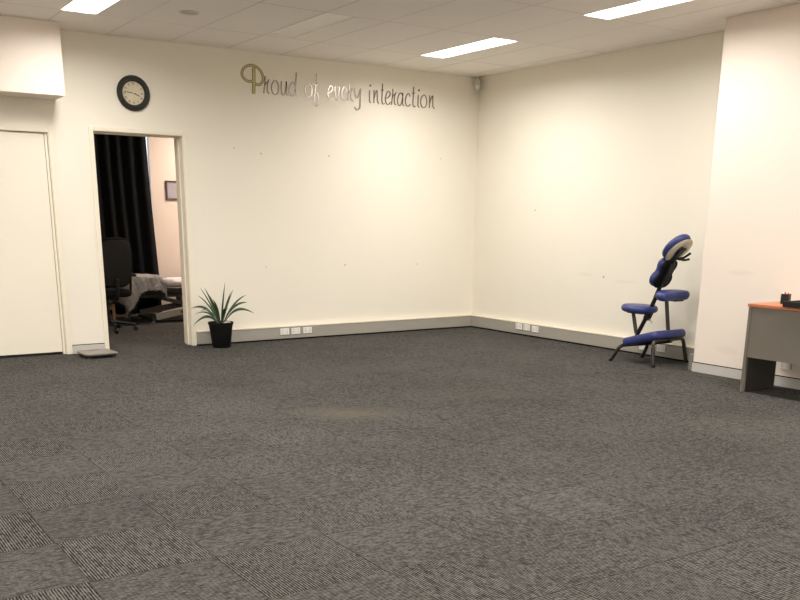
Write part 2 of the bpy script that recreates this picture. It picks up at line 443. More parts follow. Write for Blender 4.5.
LCOL = (1., .96, .91)
def lamp(parent, power, spread=166):
    l = bpy.data.lights.new('tube_light', 'AREA'); l.shape = 'RECTANGLE'; l.size = LX-.04; l.size_y = 1.14
    l.energy = power; l.color = LCOL; l.spread = math.radians(spread)
    o = bpy.data.objects.new('tube_light', l); COL.objects.link(o); o.parent = parent; o.location = (LX/2, -.6, .004)
    return o
P_A, P_B, P_C, P_F = 43, 49, 34, 53
t0 = fitting('lit white recessed ceiling light nearest the bulkhead, cut by the top edge')
t0.location = (-5.06, -.87, H)
tb = dup(t0, (-1.45, -.86, H), 0, 'lit white recessed ceiling light near the corner, beyond the end of the lettering')
tc_ = dup(t0, (-1.48, -3.24, H), 0, 'lit white recessed ceiling light nearest the projecting pier at upper right')
far = []
for (x, y) in fit_far:
    f = dup(t0, (x, y, H), 0, 'lit ceiling light further back over the open carpet, out of the picture', 'ceiling lights further back in the room')
    far.append(f)
for f_, p_ in [(t0, P_A), (tb, P_B), (tc_, P_C)]+[(f, P_F) for f in far]: lamp(f_, p_)
tu = fitting('unlit shallow recessed ceiling panel above the lettering', False); tu.location = (-3.23, -.87, H)
tu['category'] = 'ceiling light'
# treatment room light
tt = thing('ceiling_light', 'flat ceiling light of the room beyond the doorway', 'ceiling light', (-1.95, 2.25, TH))
bm = B(); box(bm, -.3, .3, -.3, .3, -.03, -.0005); obj('frame', bm, M['white'], tt)
bm = B(); box(bm, -.28, .28, -.28, .28, -.034, -.0305); obj('diffuser', bm, M['lamp'], tt)
l = bpy.data.lights.new('room_light', 'AREA'); l.size = .55; l.energy = 52; l.color = (1, .86, .74)
o = bpy.data.objects.new('room_light', l); COL.objects.link(o); o.parent = tt; o.location = (0, 0, -.04)

# ceiling speaker
t = thing('ceiling_speaker', 'small round grey grille flush in the ceiling near the left light', 'speaker', (-4.152, -1.405, H))
bm = B(); lathe(bm, [(.082, 0), (.086, -.003), (.080, -.008), (.070, -.006), (.070, -.0005), (.082, -.0005)], 32); obj('ring', bm, M['whitegrey'], t, smooth=True)
bm = B(); lathe(bm, [(0, -.007), (.04, -.0065), (.0695, -.004), (.0695, -.001), (0, -.001)], 32); obj('grille', bm, M['grille'], t, smooth=True)

# motion detector in the corner
t = thing('motion_detector', 'small white sensor box high in the corner where the two walls meet', 'sensor', (-.066, -.066, 2.855), -PI/4)
bm = B(); pad(bm, ell(.036, .066, 24, .6), -.005, .036, Matrix(((1, 0, 0, 0), (0, 0, -1, 0), (0, 1, 0, 0), (0, 0, 0, 1))), .35)
obj('body', bm, M['whitegrey'], t, smooth=True)
bm = B(); pad(bm, ell(.024, .022, 20, .7), .036, .040, Matrix(((1, 0, 0, 0), (0, 0, -1, 0), (0, 1, 0, -.026), (0, 0, 0, 1))), .3)
obj('lens', bm, M['white'], t, smooth=True)
bm = B(); box(bm, -.02, .02, .002, .055, .058, .07); obj('bracket', bm, M['slot'], t)

# ------------------------------------------------------------------ wall clock
t = thing('wall_clock', 'round dark rimmed wall clock with a parchment dial above the open doorway', 'clock', (-4.205, 0, 2.455))
R90 = Matrix.Rotation(PI/2, 4, 'X')    # lathe axis z -> -y (out of the wall)
bm = B(); lathe(bm, [(.09, .001), (.155, .001), (.161, .010), (.161, .020), (.150, .030), (.140, .028), (.131, .038), (.117, .036), (.107, .024), (.106, .014), (.09, .014)], 56, R90)
obj('rim', bm, M['rim'], t, smooth=True)
bm = B(); lathe(bm, [(0, .016), (.1062, .016), (.1062, .012), (0, .012)], 48, R90); obj('dial', bm, M['dial'], t)
ROMAN = {12: 'XII', 1: 'I', 2: 'II', 3: 'III', 4: 'IIII', 5: 'V', 6: 'VI', 7: 'VII', 8: 'VIII', 9: 'IX', 10: 'X', 11: 'XI'}
def bar2(bm, x0, z0, x1, z1, w, y0, y1, mat):
    d = Vector((x1-x0, 0, z1-z0)); L = d.length; ang = math.atan2(d.z, d.x)
    T = mat @ Matrix.Translation(((x0+x1)/2, 0, (z0+z1)/2)) @ Matrix.Rotation(-ang, 4, 'Y')
    box(bm, -L/2, L/2, y0, y1, -w/2, w/2, T)
for h, s in ROMAN.items():
    bm = B()
    T = Matrix.Rotation(h*PI/6, 4, 'Y') @ Matrix.Translation((0, 0, .086))
    w = {'I': .005, 'V': .010, 'X': .010}; tot = sum(w[c] for c in s); x = -tot/2
    for c in s:
        a, b_ = x+.001, x+w[c]-.001
        if c == 'I': bar2(bm, (a+b_)/2, -.010, (a+b_)/2, .010, .0026, -.0168, -.0161, T)
        if c == 'V': bar2(bm, a, .010, (a+b_)/2, -.010, .0024, -.0168, -.0161, T); bar2(bm, b_, .010, (a+b_)/2, -.010, .0024, -.0168, -.0161, T)
        if c == 'X': bar2(bm, a, .010, b_, -.010, .0024, -.0168, -.0161, T); bar2(bm, b_, .010, a, -.010, .0024, -.0168, -.0161, T)
        x += w[c]
    obj('numeral', bm, M['ink'], t)
bm = B(); m3 = -(3+46/60)*PI/6
bar2(bm, -.012, 0, .062, 0, .007, -.0195, -.018, Matrix.Rotation(PI/2*0 + ((3+46/60)*30-90)*PI/180, 4, 'Y')); obj('hour_hand', bm, M['hand'], t)
bm = B(); bar2(bm, -.016, 0, .086, 0, .0045, -.0225, -.021, Matrix.Rotation((46*6-90)*PI/180, 4, 'Y')); obj('minute_hand', bm, M['hand'], t)
bm = B(); lathe(bm, [(0, .028), (.006, .027), (.0095, .024), (.0095, .016)], 20, R90); obj('centre_cap', bm, M['brass'], t, smooth=True)

# ------------------------------------------------------------------ lettering on the wall
def crspline(P, closed, n=8):
    P = [Vector((p[0], p[1])) for p in P]; out = []; L = len(P)
    seg = L if closed else L-1
    for i in range(seg):
        g = (lambda k: P[k % L]) if closed else (lambda k: P[max(0, min(L-1, k))])
        a, b_, c, d = g(i-1), g(i), g(i+1), g(i+2)
        for k in range(n):
            q = k/n; out.append(.5*((2*b_)+(c-a)*q+(2*a-5*b_+4*c-d)*q*q+(3*b_-a-3*c+d)*q**3))
    if not closed: out.append(P[-1])
    return out
def ribbon(bm, pts, w, y0, y1, closed=False, slant=.35):
    """flat stroke in the wall plane; heavier on the down strokes"""
    L = len(pts); rows = []
    for i, p in enumerate(pts):
        a = pts[(i-1) % L] if closed else pts[max(0, i-1)]; c = pts[(i+1) % L] if closed else pts[min(L-1, i+1)]
        d = (c-a); d = d.normalized() if d.length > 1e-9 else Vector((0, 1)); nrm = Vector((-d.y, d.x))
        ww = w*(1-slant+slant*abs(d.y)) / 2
        if not closed and i in (0, L-1): ww *= .6
        l, r = p+nrm*ww, p-nrm*ww
        rows.append([bm.verts.new((l.x, y0, l.y)), bm.verts.new((r.x, y0, r.y)), bm.verts.new((r.x, y1, r.y)), bm.verts.new((l.x, y1, l.y))])
    for i in range(L if closed else L-1):
        A, C = rows[i], rows[(i+1) % L]
        for k in range(4): bm.faces.new((A[k], A[(k+1) % 4], C[(k+1) % 4], C[k]))
    if not closed: bm.faces.new(rows[0][::-1]); bm.faces.new(rows[-1])
O_ = [(.5, 1), (.12, .75), (.0, .45), (.15, .1), (.5, 0), (.85, .12), (1., .5), (.85, .85)]
GL = {   # strokes in units of letter width and x-height
 'r': [([(.28, 1.22), (.25, .8), (.12, .35), (.02, 0)], 0), ([(.24, .60), (.45, .76), (.7, .84), (.95, 1.0)], 0), ([(.72, .86), (.60, .45), (.62, .15), (.92, .0)], 0)],
 'o': [(O_, 1)],
 'u': [([(.1, 1), (.05, .5), (.12, .12), (.35, 0), (.6, .2), (.74, .55), (.78, 1)], 0), ([(.78, 1), (.74, .4), (.80, .1), (1., .0)], 0)],
 'd': [([(.72, .78), (.5, .98), (.2, .8), (.02, .45), (.1, .1), (.35, 0), (.6, .15), (.74, .5)], 0), ([(.92, 1.72), (.86, 1.2), (.76, .6), (.78, .2), (1., .0)], 0)],
 'f': [([(.62, 1.78), (.60, 1.3), (.42, .7), (.25, .1), (.3, -.4), (.55, -.6), (.8, -.4), (.82, .1), (.62, .35), (.42, .35)], 0), ([(.05, .95), (.4, 1.02), (.75, 1.1)], 0)],
 'e': [([(.15, .45), (.6, .55), (.92, .78), (.75, .98), (.45, .97), (.15, .7), (.05, .35), (.25, .05), (.6, 0), (.98, .2)], 0)],
 'v': [([(.1, 1), (.12, .55), (.35, .03), (.5, .0), (.75, .5), (.88, .98)], 0)],
 'y': [([(.1, 1), (.1, .6), (.3, .3), (.55, .42), (.8, .95)], 0), ([(.92, 1.02), (.84, .5), (.82, 0), (.75, -.42), (.4, -.62), (.05, -.42)], 0)],
 'i': [([(.35, .95), (.3, .45), (.35, .08), (.8, .0)], 0), ([(.45, 1.30), (.56, 1.36), (.62, 1.30), (.52, 1.25)], 1)],
 'n': [([(.12, 1), (.12, .5), (.1, 0)], 0), ([(.1, .35), (.35, .75), (.62, .98), (.68, .6), (.70, .15), (1., .0)], 0)],
 't': [([(.45, 1.55), (.38, .8), (.32, .25), (.5, 0), (.95, .06)], 0), ([(.05, 1.04), (.75, 1.06)], 0)],
 'a': [([(.75, .8), (.5, .98), (.2, .8), (.02, .42), (.1, .08), (.35, 0), (.6, .2), (.76, .6)], 0), ([(.8, 1), (.76, .5), (.80, .12), (1., .0)], 0)],
 'c': [([(.85, .75), (.65, .98), (.3, .85), (.05, .45), (.2, .08), (.55, 0), (.95, .18)], 0)],
}
LET = [('r', -2.826, -2.755), ('o', -2.735, -2.652), ('u', -2.626, -2.544), ('d', -2.532, -2.432), ('o', -2.342, -2.258), ('f', -2.252, -2.165),
       ('e', -2.068, -1.998), ('v', -1.985, -1.912), ('e', -1.900, -1.826), ('r', -1.815, -1.745), ('y', -1.735, -1.640),
       ('i', -1.548, -1.506), ('n', -1.486, -1.409), ('t', -1.392, -1.330), ('e', -1.329, -1.256), ('r', -1.245, -1.178), ('a', -1.164, -1.072),
       ('c', -1.060, -.980), ('t', -.972, -.908), ('i', -.893, -.851), ('o', -.845, -.758), ('n', -.728, -.644)]
XH, ZB = .138, 2.559
sign = thing('wall_lettering', 'Proud of every interaction in thin dark script letters along the top of the wall', 'wall lettering', (-1.86, 0, ZB))
# the large looped capital: bowl and stem with a dark edge and an olive face
bowl = [(-2.945, 2.668), (-2.998, 2.662), (-3.046, 2.690), (-3.064, 2.732), (-3.040, 2.782), (-2.986, 2.813), (-2.925, 2.815), (-2.868, 2.787), (-2.832, 2.733), (-2.834, 2.678), (-2.866, 2.642), (-2.904, 2.640), (-2.928, 2.658)]
stem = [(-2.931, 2.800), (-2.933, 2.70), (-2.936, 2.62), (-2.941, 2.545)]
loc = lambda P: [(x+1.86, z-ZB) for x, z in P]
bm = B(); ribbon(bm, crspline(loc(bowl), 0), .028, -.0005, -.004, slant=.1); ribbon(bm, crspline(loc(stem), 0), .036, -.0005, -.0055, slant=.1)
pl = obj('letter', bm, M['olivedk'], sign); pl['label'] = 'large looped olive gold capital P'
bm = B(); ribbon(bm, crspline(loc(bowl), 0), .013, -.004, -.006, slant=.1); ribbon(bm, crspline(loc(stem), 0), .022, -.0055, -.0085, slant=.1)
obj('inlay', bm, M['olive'], pl)
for ch, x0, x1 in LET:
    bm = B()
    for P, closed in GL[ch]:
        pts = crspline([(x0+1.86+(x1-x0)*u, v*XH) for u, v in P], bool(closed), 7)
        ribbon(bm, pts, .0137, -.0005, -.0045, bool(closed), .45)
    obj('letter', bm, M['letter'], sign)

# ------------------------------------------------------------------ power outlets
def outlet(label, loc, rotz, group):
    t = thing('power_outlet', label, 'power outlet', loc, rotz, group)
    bm = B(); box(bm, -.055, .055, -.010, -.0005, -.035, .035); obj('plate', bm, M['white'], t, bevel=.004)
    for s in (-1, 1):
        bm = B(); box(bm, s*.028-.008, s*.028+.008, -.014, -.0103, .012, .026); obj('switch', bm, M['whitegrey'], t, bevel=.001)
        bm = B()
        for ang, dx, dz in ((-.52, -.008, -.004), (.52, .008, -.004), (0, 0, -.018)):
            T = Matrix.Translation((s*.028+dx, 0, dz)) @ Matrix.Rotation(ang, 4, 'Y'); box(bm, -.0015, .0015, -.0107, -.0102, -.005, .005, T)
        obj('socket', bm, M['slot'], t)
    return t
ob = outlet('white double power outlet nearest the potted plant on the skirting duct', (-2.676, -.0505, .094), 0, None)
dup(ob, (-2.539, -.0505, .094), 0, 'white double power outlet in the middle of the three along the lettered wall')
dup(ob, (-2.390, -.0505, .094), 0, 'white double power outlet nearest the room corner of the three along the lettered wall')
dup(ob, (-.0505, -.980, .102), -PI/2, 'white double power outlet nearest the room corner on the wall with the massage chair')
dup(ob, (-.0505, -1.119, .101), -PI/2, 'white double power outlet in the middle of the three left of the massage chair')
dup(ob, (-.0505, -1.268, .096), -PI/2, 'white double power outlet nearest the massage chair of the three left of it')
dup(ob, (-.0505, -2.915, .090), -PI/2, 'white double power outlet under the tilted low front of the massage chair')
dup(ob, (-.0505, -3.142, .096), -PI/2, 'white double power outlet seen between the rear legs of the massage chair')
dup(ob, (PX, -4.79, .182), -PI/2, 'white double power outlet on the pier seen under the desk')

# ------------------------------------------------------------------ potted plant
pot0 = Vector((-3.513, -.254, 0))
t = thing('potted_plant', 'spiky green plant in a black pot beside the open doorway', 'potted plant', pot0)
bm = B(); lathe(bm, [(0, .0005), (.088, .0005), (.093, .006), (.124, .238), (.131, .240), (.132, .262), (.125, .263), (.120, .25), (.116, .215), (0, .215)], 36); obj('pot', bm, M['pot'], t, smooth=True)
bm = B(); lathe(bm, [(0, .242), (.05, .240), (.1165, .230), (.115, .2165), (0, .2165)], 24); obj('soil', bm, M['soil'], t, smooth=True)
for (x, y, s) in ((.045, -.055, .018), (.062, -.070, .015), (.020, -.075, .016), (.075, -.04, .013)):
    bm = B(); bmesh.ops.create_icosphere(bm, subdivisions=2, radius=s); bmesh.ops.transform(bm, matrix=Matrix.Translation((x, y, .262)) @ Matrix.Diagonal((1.3, .9, .6, 1)), verts=bm.verts[:])
    obj('pebble', bm, M['pebble'], t, smooth=True)
RV = Vector((.834, -.552, 0)); DV = Vector((-.552, -.834, 0))      # sideways, and out from the wall
LEAVES = [  # sideways reach, height of the tip, depth, arch, width, pale
 (-.285, .355, .05, .12, .026, 0), (-.262, .215, .10, .13, .024, 0), (-.215, .462, .02, .05, .020, 0), (-.200, .528, -.02, .02, .022, 0),
 (-.140, .530, .05, .02, .030, 1), (-.080, .470, .10, .02, .016, 0), (.055, .575, .02, .0, .015, 0), (.115, .510, -.03, .015, .030, 1), (.112, .505, .06, .02, .012, 0),
 (.235, .472, .04, .06, .030, 0), (.250, .415, .10, .09, .032, 0), (.305, .320, .08, .14, .026, 0), (-.265, .300, -.02, .10, .012, 0), (-.180, .340, .14, .10, .014, 1), (.10, .36, .20, .10, .022, 0), (-.04, .44, .14, .05, .020, 0), (-.16, .40, -.05, .04, .013, 0)]
for (s, h, d, arch, w, pale) in LEAVES:
    s *= 1.02 if s < 0 else 1.20; h = .24+(h-.222)*1.22; w *= 1.35; arch *= 1.15
    a = Vector((0, 0, .240)) + RV*s*.10 + DV*d*.1; b_ = RV*s + DV*d + Vector((0, 0, h))
    mid = (a+b_)/2 + Vector((0, 0, arch*1.15)) - (RV*s + DV*d)*.12
    bm = B(); n = 14; rows = []
    for k in range(n+1):
        q = k/n; p = a*(1-q)**2 + mid*2*q*(1-q) + b_*q*q
        tg = ((mid-a)*(1-q) + (b_-mid)*q).normalized()
        side = tg.cross(Vector((0, 0, 1))); side = side.normalized() if side.length > .05 else RV
        view = (side*.75 + RV*.55*(1 if side.dot(RV) >= 0 else -1)).normalized() if abs(s) < .16 else (side*.5+Vector((0, 0, .75))*(-1 if s > 0 else 1)).normalized()
        up = tg.cross(view).normalized()
        ww = w*.5*(min(1, .45+q*2.2))*(1-max(0, (q-.45)/.55)**1.7)+.0006
        rows.append([bm.verts.new(p-view*ww), bm.verts.new(p-up*ww*.35), bm.verts.new(p+view*ww), bm.verts.new(p-up*(ww*.35+.0015))])
    for k in range(n):
        for i in range(4):
            A, C = rows[k], rows[k+1]; bm.faces.new((A[i], A[(i+1) % 4], C[(i+1) % 4], C[i]))
    bm.faces.new(rows[0]); bm.faces.new(rows[-1])
    obj('leaf', bm, M['leaf2'] if pale else M['leaf'], t, smooth=True)

# ------------------------------------------------------------------ floor scale by the doorway
t = thing('bathroom_scale', 'flat grey floor scale lying on the carpet left of the open doorway', 'scale', (-4.815, -.285, 0), .06)
bm = B(); pad(bm, ell(.158, .155, 40, .2), .030, .048, Matrix.Identity(4), .4); obj('platform', bm, M['scale'], t, smooth=True)
bm = B(); pad(bm, ell(.150, .147, 40, .3), .012, .0295, Matrix.Identity(4), .5); obj('base', bm, M['black'], t, smooth=True)
for sx in (-1, 1):
    for sy in (-1, 1):
        bm = B(); lathe(bm, [(0, .0005), (.018, .0005), (.020, .004), (.020, .0118), (0, .0118)], 18, Matrix.Translation((sx*.118, sy*.115, 0))); obj('foot', bm, M['glass'], t, smooth=True)
bm = B(); box(bm, -.055, .055, .085, .125, .0482, .0505); obj('display', bm, simple('reddish_brown_display', (.16, .085, .07), .35), t, bevel=.002)

# ------------------------------------------------------------------ massage chair
cx = -.355
t = thing('massage_chair', 'blue padded seated massage chair with dark metal legs by the right wall', 'massage chair', (cx, -3.27, 0))
L_ = lambda x, y, z: (x-cx, y+3.27, z)
def tubes(name, pts, r, mat=M['gunmetal'], fr=.05, n=12, parent=t):
    bm = B(); tube(bm, fillet([L_(*p) for p in pts], fr), r, n); return obj(name, bm, mat, parent, smooth=True)
# two bent floor frames
tubes('leg_frame', [(-.640, -3.030, .002), (-.60, -3.105, .158), (-.165, -3.07, .150), (-.185, -3.020, .002)], .0175, M['blacksatin'])
tubes('leg_frame', [(-.600, -3.530, .002), (-.585, -3.490, .238), (-.105, -3.440, .236), (-.070, -3.475, .002)], .0180)
for p in ((-.640, -3.030), (-.185, -3.020), (-.600, -3.530), (-.070, -3.475)):
    bm = B(); lathe(bm, [(0, .0005), (.018, .0005), (.019, .005), (.018, .026), (0, .026)], 16, Matrix.Translation(L_(*p, 0))); obj('foot_cap', bm, M['black'], t, smooth=True)
# base rail joining the floor frames under the knee pads
tubes('base_rail', [(-.375, -3.060, .150), (-.355, -3.300, .190), (-.345, -3.500, .232)], .020, M['blacksatin'])
# knee pads: one broad tilted cushion
tilt = math.atan2(.115, .41)
KP = Matrix.Translation(L_(-.350, -3.295, .238)) @ Matrix.Rotation(-tilt, 4, 'X')
bm = B(); pad(bm, [(x, y) for x, y in ell(.236, .222, 44, .26)], -.036, .040, KP, .28); obj('knee_pad', bm, M['blue'], t, smooth=True)
# main spine, leaning forward
tubes('spine', [(-.372, -3.090, .225), (-.372, -3.265, .547), (-.372, -3.341, .739), (-.372, -3.455, .960)], .0205, M['blacksatin'], .1)
tubes('seat_post', [(-.385, -3.100, .262), (-.385, -3.040, .462)], .0185)
bm = B(); box(bm, -.024, .024, -.030, .030, -.05, .05, Matrix.Translation(L_(-.372, -3.225, .452)) @ Matrix.Rotation(.46, 4, 'X')); obj('clamp', bm, M['black'], t, bevel=.006)
tubes('adjuster', [(-.375, -3.235, .415), (-.405, -3.300, .385)], .0045, M['lift'], .01)
# seat
bm = B(); SO = [(.160*math.cos(a)*(1-.10*math.sin(a)), .185*math.sin(a)) for a in [2*PI*i/32 for i in range(32)]]
pad(bm, SO, -.034, .034, Matrix.Translation(L_(-.385, -3.110, .503)) @ Matrix.Rotation(.02, 4, 'X'), .5); obj('seat', bm, M['blue'], t, smooth=True)
bm = B(); box(bm, -.07, .07, -.10, .09, -.047, -.0345, Matrix.Translation(L_(-.385, -3.115, .503))); obj('seat_plate', bm, M['black'], t, bevel=.004)
# arm rest
tubes('arm_post', [(-.355, -3.470, .280), (-.372, -3.425, .625)], .0185)
bm = B(); AO = []
for i in range(36):
    a = 2*PI*i/36; u = .195*math.copysign(abs(math.cos(a))**.75, math.cos(a)); v = .088*math.copysign(abs(math.sin(a))**.8, math.sin(a)); AO.append((u, v-.045*(u/.195)**2))
pad(bm, AO, -.041, .041, Matrix.Translation(L_(-.365, -3.455, .655)) @ Matrix.Rotation(.10, 4, 'X') @ Matrix.Rotation(-.02, 4, 'Y'), .5); obj('arm_rest', bm, M['blue'], t, smooth=True)
bm = B(); box(bm, .01, .12, -.045, .03, -.062, -.042, Matrix.Translation(L_(-.340, -3.460, .655))); obj('arm_bracket', bm, M['black'], t, bevel=.006)
# chest pad: waisted cushion on a black board, facing the sitter
lean = .46
CP = Matrix.Translation(L_(-.366, -3.382, .845)) @ Matrix.Rotation(lean, 4, 'X') @ Matrix(((1, 0, 0, 0), (0, 0, 1, 0), (0, 1, 0, 0), (0, 0, 0, 1)))
CO = []
for i in range(40):
    a = 2*PI*i/40; v = .150*math.copysign(abs(math.sin(a))**.75, math.sin(a)); wd = .118-.030*math.exp(-((v-.015)/.06)**2)+(.008 if v < 0 else -.004)
    CO.append((wd*math.copysign(abs(math.cos(a))**.6, math.cos(a)), v))
bm = B(); pad(bm, CO, .008, .068, CP, .35); obj('chest_pad', bm, M['blue'], t, smooth=True)
bm = B(); pad(bm, [(u*.97, v*.97) for u, v in CO], -.016, .0075, CP, .25); obj('chest_board', bm, M['pot'], t, smooth=True)
bm = B(); box(bm, -.035, .035, -.09, .12, -.042, -.0165, CP); obj('chest_bracket', bm, M['black'], t, bevel=.006)
# face rest: a horseshoe cushion on a cream shell
HP = Matrix.Translation(L_(-.372, -3.520, 1.062)) @ Matrix.Rotation(.80, 4, 'X') @ Matrix(((1, 0, 0, 0), (0, 0, 1, 0), (0, 1, 0, 0), (0, 0, 0, 1)))
def ring(a, b_, ra, rb, z, gap, mat, bm, n=40, m=12):
    rows = []
    for i in range(n+1):
        th = -PI/2+gap + (2*PI-2*gap)*i/n
        c = Vector((a*math.cos(th), b_*math.sin(th), z)); rad = Vector((math.cos(th), math.sin(th), 0))
        k = 1 if 2 < i < n-2 else (.9 if i in (1, 2, n-2, n-1) else .55)
        rows.append([bm.verts.new(mat @ (c + rad*ra*k*math.cos(2*PI*j/m) + Vector((0, 0, rb*k*math.sin(2*PI*j/m))))) for j in range(m)])
    for i in range(n):
        for j in range(m): bm.faces.new((rows[i][j], rows[i][(j+1) % m], rows[i+1][(j+1) % m], rows[i+1][j]))
    bm.faces.new(rows[0][::-1]); bm.faces.new(rows[-1])
bm = B(); ring(.085, .107, .045, .038, .044, .16, HP, bm); obj('face_cushion', bm, M['blue'], t, smooth=True)
bm = B(); ring(.080, .102, .047, .011, -.004, .16, HP, bm); sh = obj('face_shell', bm, M['creamshell'], t, smooth=True); sh['label'] = 'cream underside of the face rest'
bm = B(); box(bm, -.036, .036, -.150, .040, -.034, -.0165, HP); box(bm, -.050, .050, .020, .050, -.030, -.0165, HP); obj('face_bracket', bm, M['black'], t, bevel=.008)
tubes('neck', [(-.368, -3.430, .900), (-.370, -3.462, .960), (-.372, -3.480, 1.000)], .022, M['blacksatin'], .02)
tubes('lever', [(-.372, -3.500, .985), (-.355, -3.565, .995), (-.335, -3.590, 1.018), (-.315, -3.612, 1.040)], .011, M['black'], .03)
tubes('lever', [(-.372, -3.515, .985), (-.345, -3.570, .975), (-.310, -3.600, .985)], .010, M['black'], .02)

# ------------------------------------------------------------------ desk at the right edge
dx0, dx1, dy0, dy1, dz = -.960, -.462, -4.752, -6.05, .702
t = thing('office_desk', 'grey panel desk with an orange wood top at the right edge', 'desk', ((dx0+dx1)/2, (dy0+dy1)/2, 0))
def dpart(name, mat, x0, x1, y0, y1, z0, z1, bev=.002, parent=None):
    bm = B(); box(bm, x0-(dx0+dx1)/2, x1-(dx0+dx1)/2, y0-(dy0+dy1)/2, y1-(dy0+dy1)/2, z0, z1); return obj(name, bm, mat, parent or t, bevel=bev)
dpart('desk_top', M['wood'], dx0-.004, dx1, dy1-.01, dy0+.010, dz-.024, dz, .003)
dpart('end_panel', M['deskgrey'], dx0, -.552, dy0-.024, dy0, .001, dz-.0245)
dpart('end_panel', M['deskgrey'], dx0, -.552, dy1, dy1+.024, .001, dz-.0245)
dpart('modesty_panel', M['deskgrey'], dx0+.006, dx0+.024, dy1+.0245, dy0-.0245, .282, dz-.0245)
ip = dpart('end_shade_face', M['liftdk'], dx0+.030, -.556, dy0-.0275, dy0-.0245, .003, .281, 0)  # darker inner face, with under-desk shade added to its colour
ip['label'] = 'dark inner face of the end panel, its colour deepened for shade'
# pen cup and tray on the desk
t = thing('pen_cup', 'small black square cup of pens on the orange desk top', 'pen cup', (-.735, -4.915, dz), .3)
bm = B(); q_ = .030
for q in ((-q_, q_, -q_, -q_+.003), (-q_, q_, q_-.003, q_), (-q_, -q_+.003, -q_+.003, q_-.003), (q_-.003, q_, -q_+.003, q_-.003)): box(bm, *q, .001, .078)
box(bm, -q_+.003, q_-.003, -q_+.003, q_-.003, .001, .006); obj('cup', bm, M['black'], t, bevel=.0015)
for (x, y, dx, dy, h, m_) in ((-.014, .012, -.006, .004, .090, 'white'), (.0, -.003, .004, -.006, .094, 'paper'), (.013, .010, .006, .004, .092, 'red'), (-.010, -.014, -.004, -.006, .088, 'red'), (.014, -.014, .004, -.004, .090, 'white')):
    bm = B(); tube(bm, [(x, y, .008), (x+dx, y+dy, h)], .005, 8); obj('pen', bm, M[m_], t, smooth=True)
t = thing('document_tray', 'flat black tray of papers overhanging the front of the orange desk top', 'tray', (-.745, -5.335, dz), .0)
bm = B(); box(bm, -.245, .20, -.30, .27, .0007, .007)
for q in ((-.245, .20, .263, .27), (-.245, .20, -.30, -.293), (-.245, -.238, -.293, .263), (.193, .20, -.293, .263)): box(bm, *q, .007, .042)
obj('tray', bm, M['black'], t, bevel=.002)
bm = B(); box(bm, -.02, .185, -.28, .20, .0075, .038); obj('papers', bm, M['paper'], t)

# ------------------------------------------------------------------ beyond the doorway
# curtain
t = thing('curtain', 'long black curtain over the window beyond the open doorway', 'curtain', (-3.7, TYB-.12, 0))
bm = B(); n = 150; rows = []
for k in range(n+1):
    q = k/n; row = []
    for (z, f, sp) in ((2.55, .022, 0.), (2.3, .03, .0), (1.7, .034, .012), (1.0, .034, .045), (.40, .036, .075), (.05, .038, .08)):
        x = -1.15+1.800*q + sp*q; y = f*math.sin(q*70+.8*math.sin(q*9)) + .012*math.sin(q*23+z)
        row.append(bm.verts.new((x, y, z)))
    rows.append(row)
for k in range(n):
    for i in range(5): bm.faces.new((rows[k][i], rows[k+1][i], rows[k+1][i+1], rows[k][i+1]))
c = obj('drape', bm, M['curtain'], t, smooth=True); sd = c.modifiers.new('thick', 'SOLIDIFY'); sd.thickness = .004
bm = B(); tube(bm, [(-1.3, 0, 2.57), (.76, 0, 2.57)], .012, 10)
for x in (-1.25, .72): tube(bm, [(x, 0, 2.57), (x, .12, 2.57)], .008, 8)
obj('rail', bm, M['black'], t, smooth=True)
# picture
t = thing('framed_picture', 'small dark framed picture on the pale wall beyond the doorway', 'picture', (-2.60, TYB, 1.66))
bm = B()
for q in ((-.185, .185, .105, .122), (-.185, .185, -.122, -.105), (-.185, -.168, -.105, .105), (.168, .185, -.105, .105)): box(bm, q[0], q[1], -.022, -.001, q[2], q[3])
obj('frame', bm, M['plum'], t)
bm = B(); box(bm, -.168, .168, -.010, -.002, -.105, .105); obj('print', bm, M['print'], t)
# massage table
t = thing('massage_table', 'low black massage table on a grey lift frame beyond the doorway', 'massage table', (-2.75, 2.60, 0))
ts = .420
bm = B(); pad(bm, ell(.92, .33, 44, .2), ts-.065, ts, Matrix.Identity(4), .35); obj('table_top', bm, M['tblack'], t, smooth=True)
bm = B(); box(bm, -.80, .80, -.26, -.22, ts-.105, ts-.068); box(bm, -.80, .80, .22, .26, ts-.105, ts-.068); box(bm, -.80, -.74, -.22, .22, ts-.105, ts-.068); box(bm, .74, .80, -.22, .22, ts-.105, ts-.068); obj('top_frame', bm, M['liftdk'], t, bevel=.004)
bm = B(); box(bm, -.62, .75, -.29, -.23, .02, .06); box(bm, -.62, .75, .23, .29, .02, .06); box(bm, -.62, -.56, -.23, .23, .02, .06); box(bm, .69, .75, -.23, .23, .02, .06); obj('base_frame', bm, M['liftdk'], t, bevel=.004)
for sx in (-.60, .73):
    for sy in (-.26, .26):
        bm = B(); lathe(bm, [(0, .0005), (.022, .0005), (.022, .019), (0, .019)], 14, Matrix.Translation((sx, sy, 0))); obj('foot', bm, M['lift'], t)
for y in (-.315, .315):
    bm = B(); bar2(bm, -.585, .072, .35, .225, .080, y-.012, y+.012, Matrix.Identity(4)); la = obj('lift_arm', bm, M['lift'], t, bevel=.004)
    if y < 0:
        bm = B(); T = Matrix.Translation((-.16, y-.0125, .142)) @ Matrix.Rotation(-.162, 4, 'Y')
        box(bm, -.10, -.07, -.0015, 0, -.018, .018, T)
        for k in range(5): box(bm, -.055+k*.026, -.039+k*.026, -.0015, 0, -.010, .008, T)
        obj('lettering', bm, M['slot'], la)
bm = B(); bar2(bm, -.45, .30, .30, .10, .05, -.20, -.17, Matrix.Identity(4)); bar2(bm, -.45, .30, .30, .10, .05, .17, .20, Matrix.Identity(4)); obj('cross_arm', bm, M['liftdk'], t, bevel=.004)
